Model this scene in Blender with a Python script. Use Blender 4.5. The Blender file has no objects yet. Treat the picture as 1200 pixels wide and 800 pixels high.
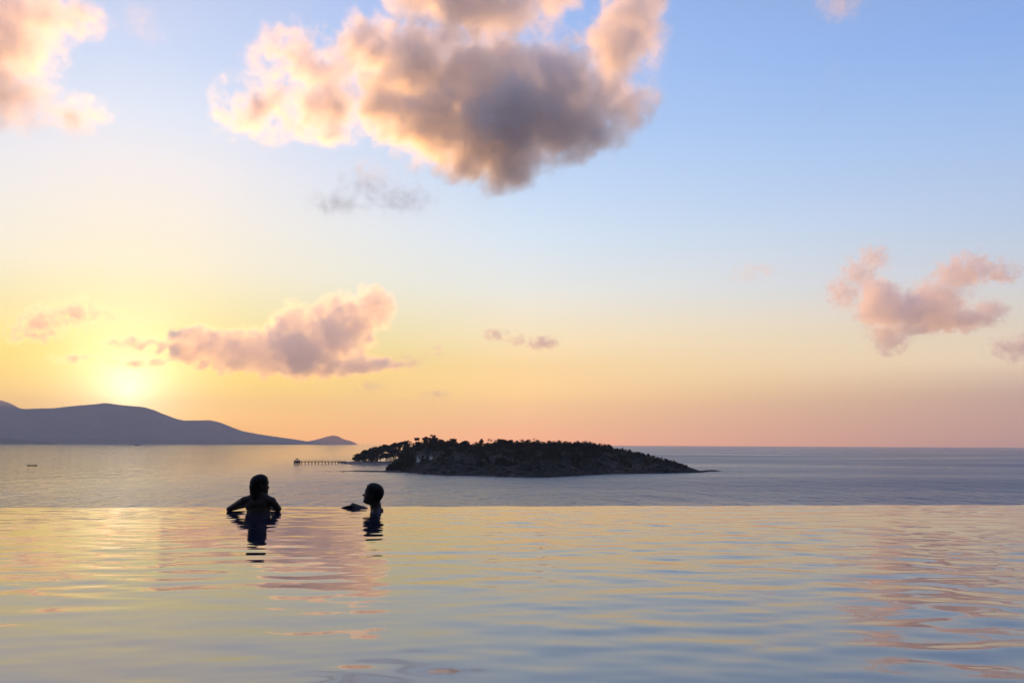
import bpy, bmesh, math, random
import numpy as np
from mathutils import Vector, Matrix

R = math.radians
rng = np.random.default_rng(7)
random.seed(7)
scn = bpy.context.scene
COL = scn.collection

# ------------------------------------------------------------------ camera
CAM_H = 0.66                       # above the pool water (z = 0)
SEA = -24.0                        # sea level below the pool terrace
F = 1000.0                         # focal length in photograph pixels
PITCH = math.atan(120.0 / F)
ROLL = math.atan(0.0045)
fwd = Vector((0, math.cos(PITCH), math.sin(PITCH)))
up0 = Vector((0, -math.sin(PITCH), math.cos(PITCH)))
rt0 = Vector((1, 0, 0))
rt = rt0 * math.cos(ROLL) + up0 * math.sin(ROLL)
upv = up0 * math.cos(ROLL) - rt0 * math.sin(ROLL)
CAM = Vector((0, 0, CAM_H))


def ray(px, py):
    return (fwd * F + rt * (px - 600) - upv * (py - 400)).normalized()


def at_plane(px, py, z):
    d = ray(px, py)
    return CAM + d * ((z - CAM.z) / d.z)


def at_depth(px, py, y):
    d = ray(px, py)
    return CAM + d * (y / d.y)


cd = bpy.data.cameras.new('camera')
cam = bpy.data.objects.new('camera', cd)
COL.objects.link(cam)
cam.matrix_world = Matrix(((rt.x, upv.x, -fwd.x, CAM.x), (rt.y, upv.y, -fwd.y, CAM.y),
                           (rt.z, upv.z, -fwd.z, CAM.z), (0, 0, 0, 1)))
cd.sensor_width = 36
cd.lens = 36 * F / 1200
cd.clip_start = 0.05
cd.clip_end = 200000
scn.camera = cam

vs = scn.view_settings
vs.view_transform = 'Standard'
vs.look = 'None'
vs.exposure = 0
vs.gamma = 1
vs.use_curve_mapping = False
cy = scn.cycles
cy.use_denoising = True
cy.max_bounces = 16
cy.diffuse_bounces = 2
cy.glossy_bounces = 3
cy.transmission_bounces = 3
cy.transparent_max_bounces = 16
cy.volume_bounces = 14
cy.volume_step_rate = 2.0
cy.volume_max_steps = 512
cy.sample_clamp_indirect = 6
cy.caustics_reflective = False
cy.caustics_refractive = False

# ------------------------------------------------------------------ helpers


def lin(c):
    return tuple(((v / 255) / 12.92 if v / 255 <= 0.04045 else ((v / 255 + 0.055) / 1.055) ** 2.4) for v in c)


def mesh_obj(name, verts, faces, mat=None, parent=None, smooth=False):
    me = bpy.data.meshes.new(name)
    me.from_pydata([tuple(v) for v in verts], [], [tuple(f) for f in faces])
    me.update()
    o = bpy.data.objects.new(name, me)
    COL.objects.link(o)
    if mat:
        me.materials.append(mat)
    if smooth:
        me.polygons.foreach_set('use_smooth', [True] * len(me.polygons))
    if parent:
        o.parent = parent
    return o


def np_mesh(name, verts, faces, mat=None, parent=None, smooth=False):
    """fast path: verts (n,3), faces (m,k) arrays"""
    me = bpy.data.meshes.new(name)
    verts = np.asarray(verts, dtype=np.float32)
    faces = np.asarray(faces, dtype=np.int32)
    k = faces.shape[1]
    me.vertices.add(len(verts))
    me.vertices.foreach_set('co', verts.ravel())
    me.loops.add(faces.size)
    me.loops.foreach_set('vertex_index', faces.ravel())
    me.polygons.add(len(faces))
    me.polygons.foreach_set('loop_start', np.arange(0, faces.size, k, dtype=np.int32))
    me.polygons.foreach_set('loop_total', np.full(len(faces), k, dtype=np.int32))
    me.polygons.foreach_set('use_smooth', np.full(len(faces), smooth))
    me.update(calc_edges=True)
    me.validate()
    o = bpy.data.objects.new(name, me)
    COL.objects.link(o)
    if mat:
        me.materials.append(mat)
    if parent:
        o.parent = parent
    return o


def grid_faces(nu, nv):
    i, j = np.meshgrid(np.arange(nu - 1), np.arange(nv - 1), indexing='ij')
    a = (i * nv + j).ravel()
    return np.stack([a, a + nv, a + nv + 1, a + 1], 1)


def thing(name, label, cat, loc=(0, 0, 0), rz=0, group=None):
    o = bpy.data.objects.new(name, None)
    COL.objects.link(o)
    o.empty_display_size = 0.1
    o.location = loc
    o.rotation_euler = (0, 0, rz)
    return tag(o, label, cat, group)


def tag(o, label=None, cat=None, group=None, kind=None):
    if label:
        o['label'] = label
    if cat:
        o['category'] = cat
    if group:
        o['group'] = group
    if kind:
        o['kind'] = kind
    return o


class MB:
    """collects simple shapes into one mesh"""

    def __init__(s):
        s.v, s.f = [], []

    def add(s, v, f):
        b = len(s.v)
        s.v += [tuple(x) for x in v]
        s.f += [tuple(i + b for i in q) for q in f]

    def box(s, x0, x1, y0, y1, z0, z1, taper=1.0):
        cx, cyy = (x0 + x1) / 2, (y0 + y1) / 2
        t = lambda x, y: (cx + (x - cx) * taper, cyy + (y - cyy) * taper)
        v = [(x0, y0, z0), (x1, y0, z0), (x1, y1, z0), (x0, y1, z0)]
        v += [(*t(x, y), z1) for x, y in ((x0, y0), (x1, y0), (x1, y1), (x0, y1))]
        s.add(v, [(3, 2, 1, 0), (4, 5, 6, 7), (0, 1, 5, 4), (1, 2, 6, 5), (2, 3, 7, 6), (3, 0, 4, 7)])

    def tube(s, pts, radii, n=8, cap=True):
        b = len(s.v)
        pts = [Vector(p) for p in pts]
        for i, p in enumerate(pts):
            d = (pts[min(i + 1, len(pts) - 1)] - pts[max(i - 1, 0)]).normalized()
            a = d.cross(Vector((0, 0, 1)) if abs(d.z) < 0.9 else Vector((1, 0, 0))).normalized()
            c = d.cross(a)
            for k in range(n):
                t = 2 * math.pi * k / n
                s.v.append(tuple(p + (a * math.cos(t) + c * math.sin(t)) * radii[i]))
        for i in range(len(pts) - 1):
            for k in range(n):
                s.f.append((b + i * n + k, b + i * n + (k + 1) % n, b + (i + 1) * n + (k + 1) % n, b + (i + 1) * n + k))
        if cap:
            s.f.append(tuple(b + k for k in range(n)))
            s.f.append(tuple(b + (len(pts) - 1) * n + k for k in reversed(range(n))))

    def build(s, name, mat, parent=None, smooth=False):
        return mesh_obj(name, s.v, s.f, mat, parent, smooth)


_perm = rng.permutation(512)
_g = rng.uniform(0, 2 * math.pi, 512)


def perlin(x, y):
    xi, yi = np.floor(x).astype(int), np.floor(y).astype(int)
    xf, yf = x - xi, y - yi
    u, v = xf ** 3 * (xf * (xf * 6 - 15) + 10), yf ** 3 * (yf * (yf * 6 - 15) + 10)

    def g(ix, iy, dx, dy):
        a = _g[_perm[(ix + _perm[iy & 255]) & 511 & 255]]
        return np.cos(a) * dx + np.sin(a) * dy
    a = g(xi, yi, xf, yf) * (1 - u) + g(xi + 1, yi, xf - 1, yf) * u
    b = g(xi, yi + 1, xf, yf - 1) * (1 - u) + g(xi + 1, yi + 1, xf - 1, yf - 1) * u
    return a * (1 - v) + b * v


def fbm(x, y, octv=5, gain=0.5):
    r, a = 0, 1
    for k in range(octv):
        r = r + a * perlin(x * 2 ** k + 17.3 * k, y * 2 ** k - 9.1 * k)
        a *= gain
    return r


# ------------------------------------------------------------------ materials


def mat_new(name):
    m = bpy.data.materials.new(name)
    m.use_nodes = True
    nt = m.node_tree
    nt.nodes.clear()
    return m, nt


def principled(name, col, rough=0.7, ior=1.45, spec=0.5, noise=None):
    m, nt = mat_new(name)
    out = nt.nodes.new('ShaderNodeOutputMaterial')
    p = nt.nodes.new('ShaderNodeBsdfPrincipled')
    nt.links.new(p.outputs[0], out.inputs['Surface'])
    p.inputs['Base Color'].default_value = (*col, 1)
    p.inputs['Roughness'].default_value = rough
    p.inputs['IOR'].default_value = ior
    p.inputs['Specular IOR Level'].default_value = spec
    if noise:
        scale, c2 = noise
        tc = nt.nodes.new('ShaderNodeTexCoord')
        n = nt.nodes.new('ShaderNodeTexNoise')
        n.inputs['Scale'].default_value = scale
        n.inputs['Detail'].default_value = 6
        cr = nt.nodes.new('ShaderNodeValToRGB')
        cr.color_ramp.elements[0].position = 0.38
        cr.color_ramp.elements[1].position = 0.62
        cr.color_ramp.elements[0].color = (*col, 1)
        cr.color_ramp.elements[1].color = (*c2, 1)
        nt.links.new(tc.outputs['Object'], n.inputs['Vector'])
        nt.links.new(n.outputs['Fac'], cr.inputs['Fac'])
        nt.links.new(cr.outputs['Color'], p.inputs['Base Color'])
    return m


M_skin_f = principled('tan skin', (0.055, 0.031, 0.022), 0.55, spec=0.35, noise=(30, (0.044, 0.025, 0.018)))
M_skin_m = principled('dark tan skin', (0.05, 0.029, 0.021), 0.55, spec=0.35, noise=(30, (0.04, 0.023, 0.016)))
M_hair = principled('wet black hair', (0.007, 0.005, 0.005), 0.6, spec=0.25, noise=(60, (0.011, 0.008, 0.007)))
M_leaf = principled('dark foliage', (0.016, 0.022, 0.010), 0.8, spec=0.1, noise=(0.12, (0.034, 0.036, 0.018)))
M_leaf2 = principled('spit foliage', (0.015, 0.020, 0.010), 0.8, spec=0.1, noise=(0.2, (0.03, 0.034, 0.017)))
M_bark = principled('bark', (0.06, 0.045, 0.035), 0.9, spec=0.2, noise=(1.5, (0.1, 0.08, 0.06)))
M_rock = principled('wet dark rock', (0.02, 0.017, 0.016), 0.85, spec=0.2, noise=(0.3, (0.05, 0.042, 0.037)))
M_sand = principled('damp sand', (0.16, 0.13, 0.11), 0.95, spec=0.2, noise=(0.08, (0.22, 0.185, 0.155)))
M_wood = principled('weathered wood', (0.05, 0.04, 0.034), 0.9, spec=0.2, noise=(1.0, (0.08, 0.065, 0.055)))
M_thatch = principled('dark thatch', (0.05, 0.04, 0.033), 0.95, noise=(1.0, (0.08, 0.065, 0.05)))
M_white = principled('white painted wall', (0.75, 0.74, 0.72), 0.7, noise=(0.4, (0.66, 0.65, 0.63)))
M_glassy = principled('dark window glass', (0.02, 0.022, 0.026), 0.1)
M_hull = principled('dark boat paint', (0.05, 0.035, 0.03), 0.6, noise=(0.8, (0.075, 0.055, 0.045)))
M_steel = principled('grey ship paint', (0.16, 0.15, 0.15), 0.6, noise=(0.1, (0.2, 0.19, 0.185)))
M_stone = principled('grey pool stone', (0.2, 0.19, 0.18), 0.6, noise=(6, (0.27, 0.26, 0.245)))
M_scrub = principled('hillside scrub', (0.03, 0.04, 0.018), 0.95, spec=0.1, noise=(0.2, (0.06, 0.065, 0.035)))
M_hill = principled('forested mountain', (0.11, 0.085, 0.07), 1.0, spec=0.0, noise=(0.002, (0.075, 0.07, 0.05)))


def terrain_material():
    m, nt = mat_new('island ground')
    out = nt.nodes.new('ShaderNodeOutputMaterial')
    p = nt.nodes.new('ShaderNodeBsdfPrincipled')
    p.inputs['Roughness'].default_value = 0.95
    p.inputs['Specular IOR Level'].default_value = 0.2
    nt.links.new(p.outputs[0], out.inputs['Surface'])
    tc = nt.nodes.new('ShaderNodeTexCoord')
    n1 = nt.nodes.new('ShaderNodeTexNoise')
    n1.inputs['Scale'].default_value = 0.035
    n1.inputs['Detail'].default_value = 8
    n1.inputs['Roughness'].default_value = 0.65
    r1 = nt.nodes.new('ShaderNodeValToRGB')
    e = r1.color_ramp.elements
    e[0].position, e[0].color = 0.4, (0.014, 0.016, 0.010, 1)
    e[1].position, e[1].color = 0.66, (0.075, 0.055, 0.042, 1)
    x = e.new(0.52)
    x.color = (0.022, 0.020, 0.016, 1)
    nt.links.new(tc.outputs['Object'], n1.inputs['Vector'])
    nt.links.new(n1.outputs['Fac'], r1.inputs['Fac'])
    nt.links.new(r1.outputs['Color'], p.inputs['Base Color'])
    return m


M_island = terrain_material()


def sea_material():
    m, nt = mat_new('open sea')
    N, L = nt.nodes.new, nt.links.new
    out = N('ShaderNodeOutputMaterial')
    p = N('ShaderNodeBsdfPrincipled')
    L(p.outputs[0], out.inputs['Surface'])
    p.inputs['Base Color'].default_value = (0.03, 0.062, 0.115, 1)
    p.inputs['IOR'].default_value = 1.33
    tc = N('ShaderNodeTexCoord')
    mp = N('ShaderNodeMapping')
    mp.inputs['Scale'].default_value = (0.0016, 0.0045, 1)
    mp.inputs['Rotation'].default_value = (0, 0, R(8))
    n = N('ShaderNodeTexNoise')
    n.inputs['Scale'].default_value = 1
    n.inputs['Detail'].default_value = 5
    mr = N('ShaderNodeMapRange')
    mr.inputs['From Min'].default_value = 0.3
    mr.inputs['From Max'].default_value = 0.7
    mr.inputs['To Min'].default_value = 0.24
    mr.inputs['To Max'].default_value = 0.40
    L(tc.outputs['Object'], mp.inputs['Vector'])
    L(mp.outputs[0], n.inputs['Vector'])
    L(n.outputs['Fac'], mr.inputs['Value'])
    sx = N('ShaderNodeSeparateXYZ')
    L(tc.outputs['Object'], sx.inputs[0])
    lee = N('ShaderNodeMapRange')          # sheltered, calmer water towards the mountains
    lee.interpolation_type = 'SMOOTHSTEP'
    lee.inputs['From Min'].default_value = -420
    lee.inputs['From Max'].default_value = 160
    lee.inputs['To Min'].default_value = 0.22
    lee.inputs['To Max'].default_value = 1.0
    L(sx.outputs['X'], lee.inputs['Value'])
    ml = N('ShaderNodeMath')
    ml.operation = 'MULTIPLY'
    L(mr.outputs[0], ml.inputs[0])
    L(lee.outputs[0], ml.inputs[1])
    L(ml.outputs[0], p.inputs['Roughness'])
    n2 = N('ShaderNodeTexNoise')
    n2.inputs['Scale'].default_value = 1.0
    mp2 = N('ShaderNodeMapping')
    mp2.inputs['Scale'].default_value = (0.055, 0.02, 1)
    L(tc.outputs['Object'], mp2.inputs['Vector'])
    n2.inputs['Detail'].default_value = 4
    n2.inputs['Roughness'].default_value = 0.6
    b = N('ShaderNodeBump')
    b.inputs['Strength'].default_value = 0.9
    b.inputs['Distance'].default_value = 9.0
    L(mp2.outputs[0], n2.inputs['Vector'])
    L(n2.outputs['Fac'], b.inputs['Height'])
    n3 = N('ShaderNodeTexNoise')
    n3.inputs['Scale'].default_value = 1.0
    n3.inputs['Detail'].default_value = 3
    mp3 = N('ShaderNodeMapping')
    mp3.inputs['Scale'].default_value = (0.22, 0.07, 1)
    mp3.inputs['Rotation'].default_value = (0, 0, R(-14))
    L(tc.outputs['Object'], mp3.inputs['Vector'])
    L(mp3.outputs[0], n3.inputs['Vector'])
    ms = N('ShaderNodeMath')
    ms.operation = 'MULTIPLY'
    ms.inputs[1].default_value = 0.9
    L(lee.outputs[0], ms.inputs[0])
    L(ms.outputs[0], b.inputs['Strength'])
    b2 = N('ShaderNodeBump')
    L(ms.outputs[0], b2.inputs['Strength'])
    b2.inputs['Strength'].default_value = 0.9
    b2.inputs['Distance'].default_value = 2.2
    L(n3.outputs['Fac'], b2.inputs['Height'])
    L(b.outputs[0], b2.inputs['Normal'])
    L(b2.outputs[0], p.inputs['Normal'])
    return m


def pool_material():
    m, nt = mat_new('pool water')
    N, L = nt.nodes.new, nt.links.new
    out = N('ShaderNodeOutputMaterial')
    p = N('ShaderNodeBsdfPrincipled')
    L(p.outputs[0], out.inputs['Surface'])
    p.inputs['Base Color'].default_value = (0.022, 0.022, 0.042, 1)
    p.inputs['IOR'].default_value = 2.7
    p.inputs['Roughness'].default_value = 0.02
    return m


# ------------------------------------------------------------------ world sky
SUN_AZ = math.atan2(150 - 600, F)           # left of straight ahead (radians, negative)
SUN_EL = R(1.6)
sun_dir = Vector((math.sin(SUN_AZ) * math.cos(SUN_EL), math.cos(SUN_AZ) * math.cos(SUN_EL), math.sin(SUN_EL)))

w = bpy.data.worlds.new('World')
scn.world = w
w.use_nodes = True
nt = w.node_tree
nt.nodes.clear()
N, L = nt.nodes.new, nt.links.new


def math_node(op, a, b=None, clamp=False):
    n = N('ShaderNodeMath')
    n.operation = op
    n.use_clamp = clamp
    for i, v in enumerate((a, b)):
        if v is None:
            continue
        if isinstance(v, (int, float)):
            n.inputs[i].default_value = v
        else:
            L(v, n.inputs[i])
    return n.outputs[0]


tc = N('ShaderNodeTexCoord')
nrm = N('ShaderNodeVectorMath')
nrm.operation = 'NORMALIZE'
L(tc.outputs['Generated'], nrm.inputs[0])
sep = N('ShaderNodeSeparateXYZ')
L(nrm.outputs[0], sep.inputs[0])
el = math_node('DIVIDE', math_node('ARCSINE', sep.outputs['Z']), R(90))
# azimuth away from the sun, 0..180 degrees, positive to the right and wrapped
az = math_node('ARCTAN2', sep.outputs['X'], sep.outputs['Y'])
daz = math_node('SUBTRACT', az, SUN_AZ)
daz = math_node('ABSOLUTE', math_node('SUBTRACT', math_node('MODULO', math_node('ADD', daz, 3 * math.pi), 2 * math.pi), math.pi))
daz = math_node('DIVIDE', daz, R(1))


HAZE_TOP, HAZE_R, HAZE_D = 985.0, 20600.0, 5.6e-5


def ramp(stops):
    """one column of the evening sky: (elevation in degrees, linear radiance)"""
    n = N('ShaderNodeValToRGB')
    cr = n.color_ramp
    cr.interpolation = 'LINEAR'
    while len(cr.elements) < len(stops):
        cr.elements.new(0.5)
    for e, (d, l) in zip(cr.elements, stops):
        e.position = d / 90
        e.color = (l[0] / 6, l[1] / 6, l[2] / 6, 1)
    L(el, n.inputs[0])
    return n.outputs['Color']


#SKYTABLES
SKY0 = [(0, (0.732, 0.628, 0.035)), (2.5, (0.732, 0.746, 0.039)), (5.5, (0.732, 0.785, 0.046)), (7.5, (0.794, 0.825, 0.309)), (11, (0.924, 0.920, 0.697)), (14, (0.968, 0.936, 0.831)), (17, (0.946, 0.926, 0.945)), (20, (0.805, 0.889, 1.031)), (24, (0.630, 0.756, 1.015)), (28, (0.546, 0.644, 0.930)), (40, (0.376, 0.515, 0.855)), (60, (0.205, 0.328, 0.658)), (90, (0.141, 0.254, 0.578))]
SKY1 = [(0, (1.629, 0.673, 0.296)), (1.2, (1.425, 0.746, 0.285)), (3, (1.610, 1.046, 0.292)), (5.2, (1.219, 0.880, 0.353)), (7, (1.146, 0.948, 0.558)), (10.3, (0.930, 0.958, 0.900)), (13.7, (0.757, 0.894, 1.042)), (17, (0.597, 0.786, 1.058)), (21, (0.458, 0.662, 1.024)), (25, (0.378, 0.586, 1.008)), (28, (0.323, 0.523, 0.977)), (40, (0.242, 0.381, 0.745)), (60, (0.156, 0.270, 0.610)), (90, (0.127, 0.231, 0.546))]
SKY2 = [(0, (0.456, 0.305, 0.314)), (1.2, (0.591, 0.392, 0.342)), (3, (0.694, 0.509, 0.392)), (5, (1.052, 0.884, 0.626)), (7, (0.876, 0.797, 0.650)), (10, (0.655, 0.740, 0.863)), (13, (0.515, 0.675, 0.911)), (16, (0.435, 0.615, 0.932)), (20, (0.342, 0.542, 0.933)), (24, (0.256, 0.451, 0.901)), (28, (0.246, 0.386, 0.753)), (40, (0.162, 0.279, 0.631)), (60, (0.122, 0.223, 0.546)), (90, (0.114, 0.209, 0.515))]
SKY3 = [(0, (0.027, 0.026, 0.038)), (8, (0.054, 0.045, 0.058)), (18, (0.107, 0.112, 0.175)), (30, (0.231, 0.270, 0.423)), (50, (0.216, 0.296, 0.527)), (90, (0.150, 0.254, 0.565))]
S0, S1, S2, S3 = ramp(SKY0), ramp(SKY1), ramp(SKY2), ramp(SKY3)


def smooth(v, a, b):
    n = N('ShaderNodeMapRange')
    n.interpolation_type = 'SMOOTHSTEP'
    n.inputs['From Min'].default_value = a
    n.inputs['From Max'].default_value = b
    L(v, n.inputs['Value'])
    return n.outputs[0]


def linear(v, a, b):
    n = N('ShaderNodeMapRange')
    n.inputs['From Min'].default_value = a
    n.inputs['From Max'].default_value = b
    L(v, n.inputs['Value'])
    return n.outputs[0]


def mix(f, a, b):
    n = N('ShaderNodeMix')
    n.data_type = 'RGBA'
    L(f, n.inputs[0])
    L(a, n.inputs[6])
    L(b, n.inputs[7])
    return n.outputs[2]


c = mix(linear(daz, 2, 25), S0, S1)
c = mix(linear(daz, 25, 56), c, S2)
c = mix(smooth(daz, 58, 125), c, S3)
# the glow round the setting sun
dot = N('ShaderNodeVectorMath')
dot.operation = 'DOT_PRODUCT'
L(nrm.outputs[0], dot.inputs[0])
dot.inputs[1].default_value = Vector((math.sin(SUN_AZ), math.cos(SUN_AZ), math.tan(R(3.1)))).normalized()
ang = math_node('DIVIDE', math_node('ARCCOSINE', math_node('MINIMUM', dot.outputs['Value'], 1.0)), R(1))


def glow(c, width, col, amp, power=2.0):
    g = math_node('EXPONENT', math_node('MULTIPLY', math_node('POWER', math_node('DIVIDE', ang, width), power), -1.0))
    n = N('ShaderNodeMix')
    n.data_type = 'RGBA'
    n.blend_type = 'ADD'
    n.clamp_factor = False
    L(math_node('MULTIPLY', g, amp), n.inputs[0])
    L(c, n.inputs[6])
    n.inputs[7].default_value = (*col, 1)
    return n.outputs[2]


c = glow(c, 2.4, (1, 0.88, 0.72), 0.40, 1.1)
bg = N('ShaderNodeBackground')
L(c, bg.inputs['Color'])
bg.inputs['Strength'].default_value = 6 * 0.93
sky = N('ShaderNodeTexSky')
sky.sky_type = 'NISHITA'
sky.sun_disc = False
sky.sun_elevation = SUN_EL
sky.sun_rotation = SUN_AZ
sky.air_density = 1.0
sky.dust_density = 0.5
bg2 = N('ShaderNodeBackground')
L(sky.outputs[0], bg2.inputs['Color'])
bg2.inputs['Strength'].default_value = 0.05
addn = N('ShaderNodeAddShader')
L(bg.outputs[0], addn.inputs[0])
L(bg2.outputs[0], addn.inputs[1])
wo = N('ShaderNodeOutputWorld')
L(addn.outputs[0], wo.inputs['Surface'])
w.cycles.sampling_method = 'MANUAL'
w.cycles.sample_map_resolution = 1024

sd = bpy.data.lights.new('sun', 'SUN')
sd.energy = 4.3
sd.angle = R(0.53)
sd.color = (1.0, 0.43, 0.085)
so = bpy.data.objects.new('sun', sd)
COL.objects.link(so)
so.rotation_euler = (-sun_dir).to_track_quat('-Z', 'Y').to_euler()

# ------------------------------------------------------------------ sea
n = 128
mesh_obj('sea', [(20000 * math.cos(2 * math.pi * k / n), 20000 * math.sin(2 * math.pi * k / n), SEA) for k in range(n)],
         [tuple(range(n))], sea_material())['kind'] = 'structure'

# ------------------------------------------------------------------ pool
eL, eR = at_plane(0, 594.6, 0), at_plane(1200, 591.2, 0)
slope = (eR.y - eL.y) / (eR.x - eL.x)
edge = lambda x: eL.y + (x - eL.x) * slope
X0, X1, YB = -9.0, 9.0, -1.4
nx, ny = 901, 620
xs = np.linspace(X0, X1, nx)
tt = np.linspace(0, 1, ny)
gx = np.repeat(xs[:, None], ny, 1)
gy = YB + (eL.y + (gx - eL.x) * slope - YB) * tt[None, :]
gz = np.zeros_like(gx)
wr = np.random.default_rng(11)


def add_waves(count, l0, l1, slope_rms, spread):
    global gz
    a = slope_rms / math.sqrt(count) * math.sqrt(2)
    for k in range(count):
        lam = math.exp(wr.uniform(math.log(l0), math.log(l1)))
        th = wr.normal(math.pi / 2, spread)
        kk = 2 * math.pi / lam
        gz = gz + a / kk * np.sin(kk * (math.cos(th) * gx + math.sin(th) * gy) + wr.uniform(0, 2 * math.pi))


add_waves(26, 0.5, 1.3, 0.012, 0.7)
add_waves(60, 0.18, 0.45, 0.025, 0.55)
add_waves(50, 0.09, 0.18, 0.013, 0.55)
# patchy calm and ruffled areas
patch = 0.75 + 0.9 * fbm(gx * 0.22 + 3, gy * 0.35, 3)
gz *= np.clip(patch, 0.35, 1.6)
pv = np.stack([gx, gy, gz], 2)
# the sheet of water folds over the rim
fold = []
for dy, z in ((0.012, -0.004), (0.02, -0.018), (0.024, -0.06), (0.026, -0.35)):
    r = pv[:, -1:, :].copy()
    r[:, :, 1] += dy
    r[:, :, 2] = r[:, :, 2] * 0.5 + z
    fold.append(r)
pv = np.concatenate([pv] + fold, 1)
pw = np_mesh('pool_water', pv.reshape(-1, 3), grid_faces(nx, pv.shape[1]), pool_material(), None, True)
pw['kind'] = 'structure'

b = MB()
e0, e1 = edge(X0), edge(X1)
def slab(q, z0, z1):   # a prism over a quad outline
    b.add([(x, y, z0) for x, y in q] + [(x, y, z1) for x, y in q],
          [(3, 2, 1, 0), (4, 5, 6, 7), (0, 1, 5, 4), (1, 2, 6, 5), (2, 3, 7, 6), (3, 0, 4, 7)])
slab([(X0, YB), (X1, YB), (X1, e1), (X0, e0)], -1.7, -1.4)                          # floor
slab([(X0, e0 - 0.3), (X1, e1 - 0.3), (X1, e1 + 0.005), (X0, e0 + 0.005)], -1.38, -0.02)   # infinity wall
pb = b.build('pool_basin', M_stone)
pb['kind'] = 'structure'
b = MB()
slab([(-30, -8), (30, -8), (30, YB), (-30, YB)], -1.7, 0.08)
slab([(-30, YB), (X0, YB), (X0, e0), (-30, edge(-30))], -1.7, 0.08)
slab([(X1, YB), (30, YB), (30, edge(30)), (X1, e1)], -1.7, 0.08)
b.build('pool_deck', M_stone)['kind'] = 'structure'

# hillside under the terrace; unseen rise behind it steepened to shade the bathers
hx = np.concatenate([np.linspace(-700, -40, 45), np.linspace(-35, 35, 29), np.linspace(40, 700, 45)])
hy = np.concatenate([np.linspace(-700, -20, 60), np.linspace(-18, 20, 20), np.linspace(24, 320, 40)])
HX, HY = np.meshgrid(hx, hy, indexing='ij')
hz = np.where(HY < -9, -0.6 + (-HY - 9) * 1.05, np.where(HY > 9, -5.0 - (HY - 9) * 0.21, -5.0 + (9 - HY) * 0.24))
hz = np.minimum(hz, 130 + 0 * HX) + fbm(HX / 60, HY / 60, 5) * np.clip((np.abs(HY) - 15) / 30, 0, 1) * np.where(HY < 0, 7.0, 2.0)
hz -= np.clip((np.abs(HX) - 500) / 200, 0, 1) ** 2 * np.maximum(hz + 40, 0)
hz = np.where(HY > 300, SEA - 40, hz)
np_mesh('hillside', np.stack([HX, HY, hz], 2).reshape(-1, 3), grid_faces(len(hx), len(hy)), M_scrub, None, True)['kind'] = 'structure'

# ------------------------------------------------------------------ far mountains


def interp(tab, u):
    return np.interp(u, [t[0] for t in tab], [t[1] for t in tab])


def sheet(name, us, D0, Dr, D1, ytab, mat, nseg=60, rough=0.0, seed=0, power=1.0):
    """A ridge with two slopes: near foot D0, crest Dr, far foot D1 (horizontal distances, functions of u), crest line read from ytab."""
    nv = nseg * 2 + 1
    V = np.zeros((len(us), nv, 3))
    for i, u in enumerate(us):
        d = ray(u, 520)
        h = Vector((d.x, d.y, 0)).normalized()
        dr = Dr(u) if callable(Dr) else Dr
        a = D0(u) if callable(D0) else D0
        e = D1(u) if callable(D1) else D1
        dd = ray(u, float(interp(ytab, u)))
        zr = CAM.z + dd.z / math.hypot(dd.x, dd.y) * dr
        hr = max(zr - SEA, 0.0)
        t = np.linspace(0, 1, nv)
        dist = np.where(t < 0.5, a + (dr - a) * t * 2, dr + (e - dr) * (t - 0.5) * 2)
        s = np.where(t < 0.5, t * 2, (1 - t) * 2)
        prof = np.power(s, power) * (1.0 - 0.12 * np.sin(s * math.pi))
        V[i, :, 0] = h.x * dist
        V[i, :, 1] = h.y * dist
        V[i, :, 2] = SEA - 0.5 + (hr + 0.5) * prof
        if rough:
            k = rough
            nz = fbm(V[i, :, 0] / k + seed, V[i, :, 1] / k - seed, 6, 0.55)
            V[i, :, 2] += nz * (hr * 0.35 + 0.4) * np.sin(np.minimum(s, 1) * math.pi) ** 0.7
    o = np_mesh(name, V.reshape(-1, 3), grid_faces(len(us), nv), mat, None, True)
    return o, V


mt = [(-420, 500), (-300, 486), (-200, 470), (-120, 466), (-60, 473), (0, 474), (12, 476.5), (25, 479), (45, 478.3), (60, 478), (85, 475.2), (108, 473.4), (118, 472), (124, 472.2), (140, 474.5), (165, 476.5), (178, 480),
      (190, 485), (205, 490.5), (214, 492.5), (245, 492), (256, 494.5), (270, 500), (284, 505), (300, 508), (320, 511), (345, 514.5), (360, 517), (372, 514.5),
      (382, 511.5), (390, 509.8), (396, 511), (403, 514.5), (412, 516.8), (417, 519), (421, 522)]
us = np.concatenate([np.linspace(-420, -20, 90), np.linspace(-18, 421, 300)])
o, _ = sheet('mountains', us, lambda u: 16100 - min(1000, max(80, (421 - u) * 9)), 16400, lambda u: 16400 + min(2300, max(150, (421 - u) * 14)), mt, M_hill, 30, 700, 3)
o['kind'] = 'structure'
foot = [(-420, 508), (-250, 510), (-120, 512), (-40, 511), (20, 513), (70, 514.2), (110, 513.4), (150, 515), (190, 516.2), (230, 515.6), (270, 517), (300, 517.6), (340, 518.6), (352, 521)]
o, _ = sheet('foothills', np.linspace(-420, 352, 260), 13300, 13700, 14300, foot, M_hill, 16, 260, 14)
o['kind'] = 'structure'
far = [(-420, 480), (-200, 471), (-80, 468), (-20, 466), (0, 469.5), (8, 472), (16, 476), (30, 484), (70, 505), (90, 521.5)]
o, _ = sheet('far_hills', np.linspace(-420, 90, 160), 17600, 18300, 19400, far, M_hill, 20, 900, 9)
o['kind'] = 'structure'
low = [(-420, 510), (-200, 511), (-60, 512.5), (0, 513.5), (15, 514.2), (30, 515.8), (45, 517), (60, 517.8), (66, 519), (69, 521.5)]
o, _ = sheet('low_headland', np.linspace(-420, 69, 160), 10600, 11000, 11600, low, M_hill, 16, 300, 5)
o.data.materials[0] = M_scrub
o['kind'] = 'structure'

# ------------------------------------------------------------------ island


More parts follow.
